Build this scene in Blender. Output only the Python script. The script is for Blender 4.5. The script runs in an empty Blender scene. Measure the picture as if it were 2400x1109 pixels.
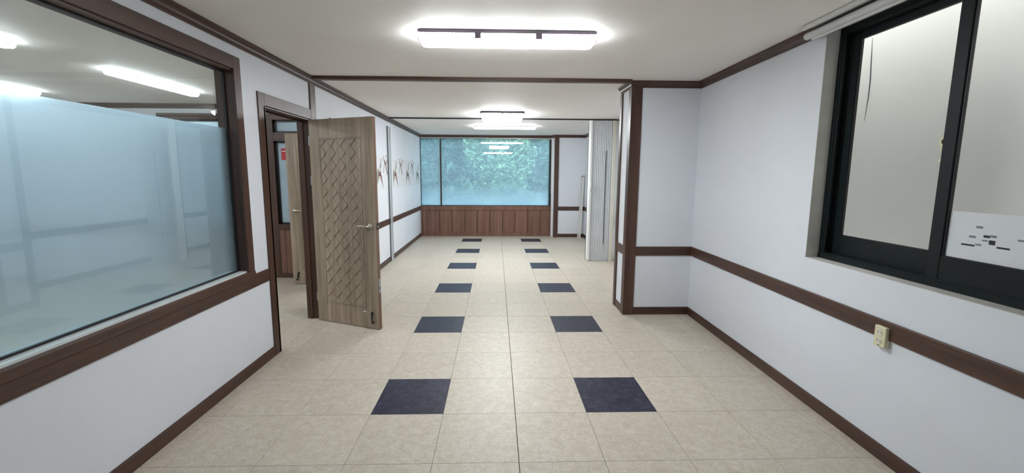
import bpy, bmesh, math, random
from mathutils import Vector, Matrix

# ------------------------------------------------------------------ camera, world, exposure
S = bpy.context.scene
COL = S.collection
FPX, CXP, CYP = 972.32, 1189.4, 536.3
cam = bpy.data.cameras.new('camera')
cam.sensor_fit = 'HORIZONTAL'
cam.sensor_width = 36.0
cam.lens = FPX * 36.0 / 2400.0
cam.shift_x = (1200.0 - CXP) / 2400.0
cam.shift_y = (CYP - 554.5) / 2400.0
cam.clip_start = 0.02
camo = bpy.data.objects.new('camera', cam)
COL.objects.link(camo)
PITCH, YAW, ROLL = -0.12865, 0.02741, 0.00502
_f = Vector((math.sin(YAW) * math.cos(PITCH), math.cos(YAW) * math.cos(PITCH), math.sin(PITCH)))
_r = Vector((math.cos(YAW), -math.sin(YAW), 0))
_u = _r.cross(_f)
_r2 = math.cos(ROLL) * _r + math.sin(ROLL) * _u
_u2 = -math.sin(ROLL) * _r + math.cos(ROLL) * _u
M = Matrix(((_r2.x, _u2.x, -_f.x), (_r2.y, _u2.y, -_f.y), (_r2.z, _u2.z, -_f.z))).to_4x4()
M.translation = (-0.12082, -2.43058, 1.48136)
camo.matrix_world = M
S.camera = camo

SKY = 2.45
w = bpy.data.worlds.new('overcast_sky')
S.world = w
w.use_nodes = True
bg = w.node_tree.nodes['Background']
bg.inputs[0].default_value = (0.90, 0.97, 1.0, 1)
bg.inputs[1].default_value = SKY

S.view_settings.view_transform = 'Standard'
S.view_settings.look = 'None'
S.view_settings.gamma = 1.0
S.view_settings.use_curve_mapping = False
S.view_settings.exposure = 0.76
S.cycles.diffuse_bounces = 5
S.cycles.glossy_bounces = 3
S.cycles.transmission_bounces = 6
S.cycles.max_bounces = 8
S.cycles.transparent_max_bounces = 10
S.cycles.use_light_tree = False

E_MAIN = 38.0      # large lamp near the camera
E_MID = 29.0       # square lamp half way
E_TUBE = 50.0       # slim tubes
E_SIDE = 15.5      # lamps of the side room
random.seed(7)

# ------------------------------------------------------------------ materials
def lin(c):
    return tuple(((v / 255) / 12.92 if v / 255 <= 0.04045 else ((v / 255 + 0.055) / 1.055) ** 2.4) for v in c) + (1.0,)

def newmat(name):
    m = bpy.data.materials.new(name)
    m.use_nodes = True
    nt = m.node_tree
    return m, nt, nt.nodes['Principled BSDF']

def coords(nt, scale, kind='Object'):
    tc = nt.nodes.new('ShaderNodeTexCoord')
    mp = nt.nodes.new('ShaderNodeMapping')
    mp.inputs['Scale'].default_value = scale
    nt.links.new(tc.outputs[kind], mp.inputs[0])
    return mp.outputs[0]

def noise(nt, vec, scale, detail=4, rough=0.55, dist=0.0):
    n = nt.nodes.new('ShaderNodeTexNoise')
    n.inputs['Scale'].default_value = scale
    n.inputs['Detail'].default_value = detail
    n.inputs['Roughness'].default_value = rough
    n.inputs['Distortion'].default_value = dist
    nt.links.new(vec, n.inputs['Vector'])
    return n.outputs[0]

def ramp(nt, fac, stops):
    r = nt.nodes.new('ShaderNodeValToRGB')
    e = r.color_ramp.elements
    while len(e) < len(stops):
        e.new(0.5)
    for el, (p, c) in zip(e, stops):
        el.position = p
        el.color = c
    nt.links.new(fac, r.inputs[0])
    return r.outputs[0]

def bump(nt, b, h, strength, dist=0.002):
    n = nt.nodes.new('ShaderNodeBump')
    n.inputs['Strength'].default_value = strength
    n.inputs['Distance'].default_value = dist
    nt.links.new(h, n.inputs['Height'])
    nt.links.new(n.outputs[0], b.inputs['Normal'])

def plain(name, rgb, rough=0.5, metal=0.0, var=0.0, scale=40, bmp=0.0, spec=0.5):
    m, nt, b = newmat(name)
    c = lin(rgb)
    b.inputs['Roughness'].default_value = rough
    b.inputs['Metallic'].default_value = metal
    b.inputs['Specular IOR Level'].default_value = spec
    v = coords(nt, (1, 1, 1))
    n = noise(nt, v, scale, 3)
    k = 1 - max(var, 0.03)
    nt.links.new(ramp(nt, n, [(0.3, (c[0] * k, c[1] * k, c[2] * k, 1)), (0.7, c)]), b.inputs['Base Color'])
    if bmp:
        bump(nt, b, n, bmp)
    return m

def paper(name, rgb):
    """wall and ceiling paper: fine woven relief, faint mottling"""
    m, nt, b = newmat(name)
    c = lin(rgb)
    v = coords(nt, (1, 1, 1))
    big = noise(nt, v, 2.2, 4, 0.6)
    k = 0.955
    nt.links.new(ramp(nt, big, [(0.3, (c[0] * k, c[1] * k, c[2] * k, 1)), (0.7, c)]), b.inputs['Base Color'])
    fine = noise(nt, v, 420, 2, 0.6)
    bump(nt, b, fine, 0.35, 0.001)
    b.inputs['Roughness'].default_value = 0.62
    b.inputs['Specular IOR Level'].default_value = 0.25
    return m

def wood(name, dark, light, axis, rough=0.42, band=14.0, fine=70.0, bmp=0.08):
    m, nt, b = newmat(name)
    def sc(s):
        t = [s, s, s]
        t['xyz'.index(axis)] = s * 0.045
        return tuple(t)
    a = noise(nt, coords(nt, sc(band)), 1.0, 4, 0.6, 0.4)
    f = noise(nt, coords(nt, sc(fine)), 1.0, 3, 0.6)
    mx = nt.nodes.new('ShaderNodeMath')
    mx.operation = 'MULTIPLY_ADD'
    mx.inputs[1].default_value = 0.45
    nt.links.new(f, mx.inputs[0])
    md = nt.nodes.new('ShaderNodeMath')
    md.operation = 'MULTIPLY'
    md.inputs[1].default_value = 0.6
    nt.links.new(a, md.inputs[0])
    nt.links.new(md.outputs[0], mx.inputs[2])
    col = ramp(nt, mx.outputs[0], [(0.36, lin(dark)), (0.68, lin(light))])
    nt.links.new(col, b.inputs['Base Color'])
    bump(nt, b, f, bmp, 0.001)
    b.inputs['Roughness'].default_value = rough
    return m

MAT = {}
MAT['wall'] = paper('white_wallpaper', (221, 224, 230))
MAT['ceil'] = paper('ceiling_paper', (243, 239, 234))
MAT['reveal'] = plain('grey_plaster_reveal', (196, 194, 188), 0.7, var=0.12, scale=9)
BR_D, BR_L = (54, 34, 27), (86, 59, 47)
for ax in 'xyz':
    MAT['wood_' + ax] = wood('brown_trim_wood_' + ax, BR_D, BR_L, ax)
MAT['wains'] = wood('wainscot_wood', (96, 66, 54), (132, 96, 81), 'z', 0.4)
MAT['door'] = wood('ash_brown_door_wood', (122, 107, 91), (180, 163, 143), 'z', 0.45, band=11, fine=60, bmp=0.12)
MAT['door_edge'] = wood('door_edge_band', (104, 80, 64), (132, 106, 88), 'z', 0.5)
MAT['black'] = plain('black_rubber', (16, 16, 19), 0.45)
MAT['green'] = plain('dark_green_aluminium', (15, 26, 27), 0.5, var=0.15, scale=6, spec=0.25)
MAT['darkframe'] = plain('dark_window_profile', (22, 34, 38), 0.4)
MAT['white_metal'] = plain('white_enamel', (214, 214, 210), 0.35)
MAT['white_plastic'] = plain('white_plastic', (222, 222, 220), 0.45)
MAT['cream_plastic'] = plain('aged_cream_plastic', (222, 214, 178), 0.4, var=0.06)
MAT['alu'] = plain('brushed_aluminium', (196, 198, 202), 0.42, 0.4)
MAT['nickel'] = plain('satin_nickel', (188, 184, 168), 0.3, 0.85)
MAT['steel'] = plain('steel_plate', (170, 174, 182), 0.3, 0.8)
MAT['purple_base'] = plain('dark_lamp_base', (98, 88, 100), 0.5, spec=0.2)
MAT['pleat'] = plain('grey_white_vinyl', (206, 209, 211), 0.5, var=0.06, scale=20)
MAT['creamy'] = plain('cream_post', (214, 210, 194), 0.5)
MAT['sill_grey'] = plain('pale_grey_sill', (208, 210, 208), 0.22)
MAT['paper'] = plain('white_paper', (243, 241, 248), 0.7)
MAT['red'] = plain('red_print', (196, 70, 74), 0.7)
MAT['ink'] = plain('dark_ink', (38, 34, 46), 0.7)
MAT['ink_grey'] = plain('grey_ink', (140, 140, 152), 0.7)
MAT['joint'] = plain('floor_joint_dirt', (46, 40, 35), 0.9, spec=0.1)
MAT['stucco'] = paper('cream_stucco', (192, 187, 180))
MAT['concrete'] = plain('pale_concrete', (176, 176, 170), 0.9, var=0.15, scale=3)
MAT['trunk'] = plain('bark', (74, 64, 54), 0.9, var=0.3, scale=20)
MAT['print_brown'] = plain('print_brown', (146, 118, 108), 0.7)
MAT['print_plum'] = plain('print_plum', (108, 72, 78), 0.7)
MAT['print_grey'] = plain('print_grey_green', (150, 148, 138), 0.7)
MAT['print_ochre'] = plain('print_ochre', (204, 186, 160), 0.7)
MAT['border'] = paper('border_paper', (217, 218, 221))

def vinyl(name, base, pale, dark, rough):
    m, nt, b = newmat(name)
    v = coords(nt, (1, 1, 1))
    oi = nt.nodes.new('ShaderNodeObjectInfo')
    off = nt.nodes.new('ShaderNodeVectorMath')
    off.operation = 'MULTIPLY_ADD'
    off.inputs[1].default_value = (1, 1, 1)
    mul = nt.nodes.new('ShaderNodeVectorMath')
    mul.operation = 'SCALE'
    mul.inputs['Scale'].default_value = 37.0
    cb = nt.nodes.new('ShaderNodeCombineXYZ')
    for i in range(3):
        nt.links.new(oi.outputs['Random'], cb.inputs[i])
    nt.links.new(cb.outputs[0], mul.inputs[0])
    nt.links.new(v, off.inputs[0])
    nt.links.new(mul.outputs[0], off.inputs[2])
    vec = off.outputs[0]
    a = noise(nt, vec, 22, 6, 0.75, 0.5)
    f = noise(nt, vec, 110, 4, 0.7, 0.3)
    mx = nt.nodes.new('ShaderNodeMath')
    mx.operation = 'ADD'
    nt.links.new(a, mx.inputs[0])
    nt.links.new(f, mx.inputs[1])
    col = ramp(nt, mx.outputs[0], [(0.78 / 2 * 1.0, lin(dark)), (0.5, lin(base)), (0.62, lin(pale))])
    dv = nt.nodes.new('ShaderNodeMath')
    dv.operation = 'MULTIPLY'
    dv.inputs[1].default_value = 0.5
    nt.links.new(mx.outputs[0], dv.inputs[0])
    r = col.node
    nt.links.new(dv.outputs[0], r.inputs[0])
    hsv = nt.nodes.new('ShaderNodeHueSaturation')
    mr = nt.nodes.new('ShaderNodeMapRange')
    mr.inputs['To Min'].default_value = 0.965
    mr.inputs['To Max'].default_value = 1.03
    nt.links.new(oi.outputs['Random'], mr.inputs['Value'])
    nt.links.new(mr.outputs[0], hsv.inputs['Value'])
    nt.links.new(col, hsv.inputs['Color'])
    nt.links.new(hsv.outputs[0], b.inputs['Base Color'])
    rr = nt.nodes.new('ShaderNodeMapRange')
    rr.inputs['To Min'].default_value = rough - 0.06
    rr.inputs['To Max'].default_value = rough + 0.08
    nt.links.new(a, rr.inputs['Value'])
    nt.links.new(rr.outputs[0], b.inputs['Roughness'])
    bump(nt, b, noise(nt, vec, 26, 3, 0.6), 0.10, 0.004)
    b.inputs['Specular IOR Level'].default_value = 0.30
    return m

MAT['tile'] = vinyl('beige_vinyl', (186, 176, 161), (202, 194, 182), (171, 160, 145), 0.40)
MAT['tile_dark'] = vinyl('slate_blue_vinyl', (37, 37, 54), (68, 70, 90), (27, 27, 40), 0.36)

def glass(name, tint, haze=0.0, hazecol=(0.8, 0.95, 1.0), refl=1.0, rough=0.0):
    """thin pane: tinted transmission, mirror reflection by Fresnel, optional dirt haze"""
    m, nt, b = newmat(name)
    nt.nodes.remove(b)
    out = nt.nodes['Material Output']
    tr = nt.nodes.new('ShaderNodeBsdfTransparent')
    tr.inputs[0].default_value = tint + (1,)
    last = tr.outputs[0]
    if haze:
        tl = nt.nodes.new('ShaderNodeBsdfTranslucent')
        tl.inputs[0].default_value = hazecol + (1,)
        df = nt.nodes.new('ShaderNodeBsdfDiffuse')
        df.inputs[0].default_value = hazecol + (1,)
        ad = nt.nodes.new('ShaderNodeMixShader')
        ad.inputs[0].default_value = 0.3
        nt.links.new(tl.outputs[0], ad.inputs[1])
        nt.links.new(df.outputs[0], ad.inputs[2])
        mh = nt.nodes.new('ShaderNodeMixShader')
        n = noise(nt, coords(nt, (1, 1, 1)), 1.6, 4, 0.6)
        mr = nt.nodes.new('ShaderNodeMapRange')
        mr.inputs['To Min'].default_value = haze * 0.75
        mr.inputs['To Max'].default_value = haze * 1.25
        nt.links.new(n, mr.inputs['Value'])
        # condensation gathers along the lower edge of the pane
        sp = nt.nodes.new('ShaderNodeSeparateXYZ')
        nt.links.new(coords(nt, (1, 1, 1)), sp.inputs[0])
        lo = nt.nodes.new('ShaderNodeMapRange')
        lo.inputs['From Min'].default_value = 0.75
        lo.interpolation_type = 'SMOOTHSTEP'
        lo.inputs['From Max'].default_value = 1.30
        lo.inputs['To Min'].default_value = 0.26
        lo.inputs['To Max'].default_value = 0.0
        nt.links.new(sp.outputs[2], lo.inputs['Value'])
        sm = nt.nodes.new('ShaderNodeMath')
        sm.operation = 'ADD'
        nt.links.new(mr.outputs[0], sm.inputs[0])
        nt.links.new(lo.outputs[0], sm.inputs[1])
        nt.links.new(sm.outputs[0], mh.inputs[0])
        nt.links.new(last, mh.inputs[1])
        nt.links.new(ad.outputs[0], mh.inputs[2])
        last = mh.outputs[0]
    gl = nt.nodes.new('ShaderNodeBsdfGlossy')
    gl.inputs['Roughness'].default_value = rough
    gl.inputs[0].default_value = (refl, refl, refl, 1)
    fr = nt.nodes.new('ShaderNodeLayerWeight')
    fr.inputs[0].default_value = 0.5
    pw = nt.nodes.new('ShaderNodeMath')
    pw.operation = 'POWER'
    pw.inputs[1].default_value = 5.0
    nt.links.new(fr.outputs['Facing'], pw.inputs[0])
    sc_ = nt.nodes.new('ShaderNodeMath')
    sc_.operation = 'MULTIPLY_ADD'
    sc_.inputs[1].default_value = 0.96
    sc_.inputs[2].default_value = 0.04
    nt.links.new(pw.outputs[0], sc_.inputs[0])
    mix = nt.nodes.new('ShaderNodeMixShader')
    nt.links.new(sc_.outputs[0], mix.inputs[0])
    nt.links.new(last, mix.inputs[1])
    nt.links.new(gl.outputs[0], mix.inputs[2])
    nt.links.new(mix.outputs[0], out.inputs[0])
    return m

MAT['glass_clear'] = glass('clear_glass', (0.93, 0.97, 0.97))
MAT['glass_right'] = glass('green_window_glass', (0.97, 0.982, 0.975), refl=0.35, rough=0.35)
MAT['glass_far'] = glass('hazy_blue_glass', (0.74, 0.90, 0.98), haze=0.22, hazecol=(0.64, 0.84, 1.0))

def frosted(name, tint, r1, r2, wide, trans):
    """etched film: a narrow and a wide scattering lobe plus a little full diffusion"""
    m, nt, b = newmat(name)
    nt.nodes.remove(b)
    out = nt.nodes['Material Output']
    def gl(r):
        g = nt.nodes.new('ShaderNodeBsdfGlass')
        g.inputs['Color'].default_value = tint + (1,)
        g.inputs['Roughness'].default_value = r
        g.inputs['IOR'].default_value = 1.3
        return g
    a, c = gl(r1), gl(r2)
    m1 = nt.nodes.new('ShaderNodeMixShader')
    m1.inputs[0].default_value = wide
    nt.links.new(a.outputs[0], m1.inputs[1])
    nt.links.new(c.outputs[0], m1.inputs[2])
    t = nt.nodes.new('ShaderNodeBsdfTranslucent')
    t.inputs[0].default_value = tint + (1,)
    mx = nt.nodes.new('ShaderNodeMixShader')
    mx.inputs[0].default_value = trans
    nt.links.new(m1.outputs[0], mx.inputs[1])
    nt.links.new(t.outputs[0], mx.inputs[2])
    nt.links.new(mx.outputs[0], out.inputs[0])
    return m

MAT['frost'] = frosted('frosted_film', (0.83, 0.925, 0.985), 0.15, 0.62, 0.5, 0.04)
MAT['frost_far'] = frosted('frosted_film_far', (0.86, 0.95, 1.0), 0.4, 0.7, 0.5, 0.4)

def lampmat(name, strength, rgb=(0.925, 0.975, 1.0)):
    m, nt, b = newmat(name)
    b.inputs['Base Color'].default_value = (0.9, 0.9, 0.9, 1)
    b.inputs['Emission Color'].default_value = rgb + (1,)
    b.inputs['Emission Strength'].default_value = strength
    return m

MAT['lamp_main'] = lampmat('lamp_diffuser_large', E_MAIN)
MAT['lamp_strip'] = lampmat('lamp_beaded_strip', E_MAIN * 0.6)
MAT['lamp_mid'] = lampmat('lamp_diffuser_square', E_MID)
MAT['lamp_tube'] = lampmat('lamp_tube', E_TUBE)
MAT['lamp_side'] = lampmat('lamp_side_room', E_SIDE, (0.90, 0.97, 1.0))

def leafmat(name, rgb1, rgb2):
    m, nt, b = newmat(name)
    n = noise(nt, coords(nt, (1, 1, 1)), 4.5, 4)
    nt.links.new(ramp(nt, n, [(0.36, lin(rgb1)), (0.64, lin(rgb2))]), b.inputs['Base Color'])
    b.inputs['Roughness'].default_value = 0.55
    b.inputs['Transmission Weight'].default_value = 0.0
    return m

MAT['leaf0'] = leafmat('leaf_mid_green', (72, 104, 78), (150, 176, 138))
MAT['leaf1'] = leafmat('leaf_yellow_green', (96, 130, 88), (184, 208, 160))
MAT['leaf2'] = leafmat('leaf_deep_green', (56, 88, 76), (128, 158, 132))

# ------------------------------------------------------------------ mesh helpers
class MB:
    def __init__(self):
        self.v, self.f = [], []
    def add(self, vs, fs):
        o = len(self.v)
        self.v += [tuple(p) for p in vs]
        self.f += [tuple(i + o for i in f) for f in fs]
        return self
    def box(self, x0, x1, y0, y1, z0, z1):
        x0, x1 = min(x0, x1), max(x0, x1)
        y0, y1 = min(y0, y1), max(y0, y1)
        z0, z1 = min(z0, z1), max(z0, z1)
        vs = [(x, y, z) for z in (z0, z1) for y in (y0, y1) for x in (x0, x1)]
        return self.add(vs, [(0, 2, 3, 1), (4, 5, 7, 6), (0, 1, 5, 4), (2, 6, 7, 3), (0, 4, 6, 2), (1, 3, 7, 5)])
    def prism(self, poly, axis, a, b):
        """extrude polygon (two coords of the other axes in xyz order) along axis from a to b"""
        def P(p, t):
            return {'x': (t, p[0], p[1]), 'y': (p[0], t, p[1]), 'z': (p[0], p[1], t)}[axis]
        n = len(poly)
        vs = [P(p, a) for p in poly] + [P(p, b) for p in poly]
        fs = [tuple(range(n - 1, -1, -1)), tuple(range(n, 2 * n))] + [(i, (i + 1) % n, n + (i + 1) % n, n + i) for i in range(n)]
        return self.add(vs, fs)
    def tube(self, p0, p1, r0, r1=None, n=16):
        r1 = r0 if r1 is None else r1
        p0, p1 = Vector(p0), Vector(p1)
        d = (p1 - p0).normalized()
        a = d.orthogonal().normalized()
        b = d.cross(a)
        vs = []
        for p, r in ((p0, r0), (p1, r1)):
            for i in range(n):
                t = 2 * math.pi * i / n
                vs.append(p + a * r * math.cos(t) + b * r * math.sin(t))
        fs = [(i, (i + 1) % n, n + (i + 1) % n, n + i) for i in range(n)]
        fs += [tuple(range(n - 1, -1, -1)), tuple(range(n, 2 * n))]
        return self.add(vs, fs)
    def path(self, pts, radii, n=10):
        pts = [Vector(p) for p in pts]
        rings = []
        ref = Vector((0.31, 0.2, 0.93))
        for i, p in enumerate(pts):
            d = (pts[min(i + 1, len(pts) - 1)] - pts[max(i - 1, 0)]).normalized()
            a = d.cross(ref).normalized()
            b = d.cross(a)
            r = radii[i] if isinstance(radii, (list, tuple)) else radii
            rings.append([p + a * r * math.cos(2 * math.pi * k / n) + b * r * math.sin(2 * math.pi * k / n) for k in range(n)])
        vs = [q for ring in rings for q in ring]
        fs = [(i * n + k, i * n + (k + 1) % n, (i + 1) * n + (k + 1) % n, (i + 1) * n + k) for i in range(len(pts) - 1) for k in range(n)]
        fs += [tuple(range(n - 1, -1, -1)), tuple(range((len(pts) - 1) * n, len(pts) * n))]
        return self.add(vs, fs)
    def build(self, name, mat, parent=None, bev=0.0, smooth=False, segs=1):
        me = bpy.data.meshes.new(name)
        me.from_pydata(self.v, [], self.f)
        bm = bmesh.new()
        bm.from_mesh(me)
        bmesh.ops.recalc_face_normals(bm, faces=bm.faces)
        bm.to_mesh(me)
        bm.free()
        me.materials.append(MAT[mat])
        if smooth:
            me.shade_smooth()
        o = bpy.data.objects.new(name, me)
        COL.objects.link(o)
        if parent:
            o.parent = parent
        if bev:
            md = o.modifiers.new('edge', 'BEVEL')
            md.width = bev
            md.segments = segs
            md.limit_method = 'ANGLE'
            md.angle_limit = math.radians(40)
        return o

def B(x0, x1, y0, y1, z0, z1):
    return MB().box(x0, x1, y0, y1, z0, z1)

def tag(o, label, cat=None, group=None, kind=None):
    o['label'] = label
    if cat:
        o['category'] = cat
    if group:
        o['group'] = group
    if kind:
        o['kind'] = kind
    return o

def struct(o, label, cat):
    return tag(o, label, cat, None, 'structure')

def empty(name, loc=(0, 0, 0), rz=0.0):
    o = bpy.data.objects.new(name, None)
    o.empty_display_size = 0.1
    COL.objects.link(o)
    o.location = loc
    o.rotation_euler = (0, 0, rz)
    return o

def copy_tree(o, parent=None):
    c = o.copy()
    COL.objects.link(c)
    if parent:
        c.parent = parent
        c.matrix_parent_inverse = o.matrix_parent_inverse
    for ch in list(o.children):
        copy_tree(ch, c)
    return c

def sweep(path, prof, i):
    """segment i of a polyline of wall corners (room on the right hand), profile (depth, z), mitred ends"""
    def off(k):
        p = Vector(path[k])
        def nrm(a, b):
            d = (Vector(b) - Vector(a)).normalized()
            return Vector((d.y, -d.x))
        if k == 0:
            return p, nrm(path[0], path[1])
        if k == len(path) - 1:
            return p, nrm(path[-2], path[-1])
        n1, n2 = nrm(path[k - 1], path[k]), nrm(path[k], path[k + 1])
        m = (n1 + n2)
        return p, m / (1 + n1.dot(n2))
    vs = []
    for k in (i, i + 1):
        p, n = off(k)
        for d, z in prof:
            q = p + n * d
            vs.append((q.x, q.y, z))
    n = len(prof)
    fs = [tuple(range(n - 1, -1, -1)), tuple(range(n, 2 * n))] + [(a, (a + 1) % n, n + (a + 1) % n, n + a) for a in range(n)]
    return MB().add(vs, fs)

# right-hand wall stands turned by about one degree
RP = Vector((1.938, 1.838, 0))
RTH = -0.0166
def turn_right(o):
    R = Matrix.Rotation(RTH, 4, 'Z')
    o.matrix_world = Matrix.Translation(RP) @ R @ Matrix.Translation(-RP) @ o.matrix_world
    return o

ZC = 2.42
XL = -1.94           # face of left wall
XLb = -2.06          # its other side
YF = 7.62            # face of far wall below the window
YBACK = -3.4
XSR = -6.6           # far end of the side room

# ------------------------------------------------------------------ shell: floor and ceiling
floor = B(XSR - .1, 2.3, YBACK - .2, YF + .13, -0.12, -0.004).build('floor', 'joint')
struct(floor, 'beige vinyl tile floor with two rows of slate blue tiles', 'floor')
T = 0.45
tile_mesh = {}
def tile(x0, x1, y0, y1, dark=False):
    gx = 0.0010
    key = (round(x1 - x0, 4), round(y1 - y0, 4), dark)
    if key not in tile_mesh:
        hx, hy = (x1 - x0) / 2 - gx, (y1 - y0) / 2 - gx
        o = B(-hx, hx, -hy, hy, -0.004, 0.0).build('tile', 'tile_dark' if dark else 'tile', floor)
        tile_mesh[key] = o.data
    else:
        o = bpy.data.objects.new('tile', tile_mesh[key])
        COL.objects.link(o)
        o.parent = floor
    o.location = ((x0 + x1) / 2, (y0 + y1) / 2, 0)
    return o
def cuts(lo, hi):
    k0, k1 = math.floor(lo / T) + 1, math.ceil(hi / T) - 1
    return [lo] + [k * T for k in range(k0, k1 + 1)] + [hi]
cx_ = cuts(XL, 1.985)
cy_ = cuts(YBACK, YF)
for a, b in zip(cx_, cx_[1:]):
    for c, d in zip(cy_, cy_[1:]):
        i, j = round((a + b) / 2 / T - 0.5), round((c + d) / 2 / T - 0.5)
        dark = i in (-2, 1) and j % 3 == 0 and -3 <= j <= 15
        x0, x1 = a + (0.0011 if abs(a) < 1e-6 else 0), b - (0.0011 if abs(b) < 1e-6 else 0)
        y0 = c + (0.0016 if abs(c - 4 * T) < 1e-6 else 0)
        y1 = d
        tile(x0, x1, y0, y1, dark)
# side room tiles near the open door
sx = cuts(-3.6, XL)
sy = cuts(0.9, 3.5)
for a, b in zip(sx, sx[1:]):
    for c, d in zip(sy, sy[1:]):
        tile(a, b, c, d)
srf = B(XSR, -3.6, YBACK, 3.5, -0.004, -0.0005).build('vinyl_sheet', 'tile', floor)
B(-3.6, XL, YBACK, 0.9, -0.004, -0.0005).build('vinyl_sheet', 'tile', floor)
B(XSR, XLb, 3.5, YF, -0.004, -0.0005).build('vinyl_sheet', 'tile', floor)
for x, r in ((-0.40, .006), (-0.30, .004), (-0.335, .003), (0.42, .004)):
    B(x - r * 1.6, x + r * 1.6, 1.801 - r, 1.801 + r, -0.001, 0.0006).build('chip', 'black', floor)

ceiling = B(XSR - .1, 2.3, YBACK - .2, YF + .14, ZC, ZC + 0.2).build('ceiling', 'ceil')
struct(ceiling, 'flat off-white papered ceiling', 'ceiling')

# ------------------------------------------------------------------ walls
m = MB()
WY0, WY1, WZ0, WZ1 = -1.75, 0.605, 0.768, 2.20
D0, D1, DZ = 0.955, 1.768, 2.005
E0, E1 = 2.33, 3.14
m.box(XLb, XL, YBACK, WY0, 0, ZC)
m.box(XLb, XL, WY0, WY1, 0, WZ0)
m.box(XLb, XL, WY0, WY1, WZ1, ZC)
m.box(XLb, XL, WY1, D0, 0, ZC)
m.box(XLb, XL, D0, D1, DZ, ZC)
m.box(XLb, XL, D1, E0, 0, ZC)
m.box(XLb, XL, E0, E1, DZ, ZC)
m.box(XLb, XL, E1, YF + .13, 0, ZC)
wl = m.build('wall_left', 'wall')
struct(wl, 'white papered wall on the left with a wide interior window and a door opening', 'wall')

m = MB()
m.box(XL, 1.25, YF, YF + .13, 0, 0.735)
m.box(XL, 1.25, YF, YF + .13, 2.345, ZC)
m.box(1.25, 2.2, 7.46, YF + .13, 0, ZC)
struct(m.build('wall_far', 'wall'), 'white end wall around the wide window to the trees', 'wall')

RY0, RY1, RZ0, RZ1 = -1.25, 0.212, 0.953, 2.385
m = MB()
m.box(1.948, 2.16, -3.6, RY0, 0, ZC)
m.box(1.948, 2.16, RY1, 1.95, 0, ZC)
m.box(1.948, 2.16, RY0, RY1, 0, RZ0)
m.box(1.948, 2.16, RY0, RY1, RZ1, ZC)
wr = turn_right(m.build('wall_right', 'wall'))
struct(wr, 'white papered wall on the right around the green framed window', 'wall')

wn = B(1.25, 2.2, 1.848, 2.205, 0, ZC).build('wall_nib', 'wall')
struct(wn, 'short white wall stub standing out from the right with brown corner posts', 'wall')
struct(B(1.985, 2.2, 2.205, 7.46, 0, ZC).build('wall_right_rear', 'wall'), 'white right-hand wall of the rear part behind the folding door', 'wall')
struct(B(XSR - .1, 2.3, YBACK - .15, YBACK, 0, ZC).build('wall_rear', 'wall'), 'white wall behind the viewer', 'wall')
struct(B(XSR - .1, XSR, YBACK, YF + .13, 0, ZC).build('wall_side_room', 'wall'), 'white end wall of the side room seen dimly through frosted glass', 'wall')
struct(B(XSR, XLb, YF, YF + .13, 0, ZC).build('wall_back_room', 'wall'), 'white end wall of the room behind the inner partition', 'wall')

# partition of the side room
PY = 3.5
m = MB()
m.box(XSR, XLb, PY, PY + .1, 2.29, ZC)
m.box(XSR, -4.75, PY, PY + .1, 0, 2.29)
m.box(-3.62, -3.29, PY, PY + .1, 0.0, 2.22)
struct(m.build('wall_partition', 'wall'), 'white partition across the side room above and between its windows', 'wall')

# ------------------------------------------------------------------ cornices, rails and skirting
CORN = [(0, 2.358), (.010, 2.358), (.010, 2.366), (.022, 2.376), (.026, 2.388), (.036, 2.398), (.048, 2.404), (.048, 2.4195), (0, 2.4195)]
SKIRT = [(0, 0), (.010, 0), (.010, .072), (.006, .082), (0, .082)]
RAIL = [(0, .645), (.010, .645), (.012, .650), (.012, .735), (.010, .740), (0, .740)]
tn = [0]
def trim(mb, mat, label, bev=0.0, cat='trim'):
    tn[0] += 1
    return struct(mb.build('trim_%d' % tn[0], mat, None, bev), label, cat)

P1 = [(XL, YBACK), (XL, YF), (1.25, YF), (1.25, 7.46), (1.985, 7.46), (1.985, 2.21)]
c1 = ['brown cornice running along the top of the left wall', 'brown cornice above the wide end window', 'tiny brown cornice return beside the end window',
      'brown cornice over the white panel right of the end window', 'brown cornice on the rear right wall by the folding door']
for i in range(5):
    trim(sweep(P1, CORN, i), 'wood_' + ('y' if i in (0, 2, 4) else 'x'), c1[i], cat='cornice')
P2 = [(1.25, 2.205), (1.25, 1.848), (1.948, 1.848), (1.948 + 5.2 * RTH, -3.4)]
c2 = ['brown cornice return on the end of the wall stub', 'brown cornice across the front of the wall stub', 'brown cornice along the right wall above the green window']
for i in range(3):
    trim(sweep(P2, CORN, i), 'wood_' + ('x' if i == 1 else 'y'), c2[i], cat='cornice')
# ceiling beam strip between the two rooms
m = MB()
m.prism([(1.75, 2.42), (1.75, 2.392), (1.765, 2.388), (1.815, 2.388), (1.815, 2.42)], 'x', XL + .045, 1.21)
trim(m, 'wood_x', 'thin brown strip across the ceiling from the left wall to the stub', cat='beam')

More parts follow.
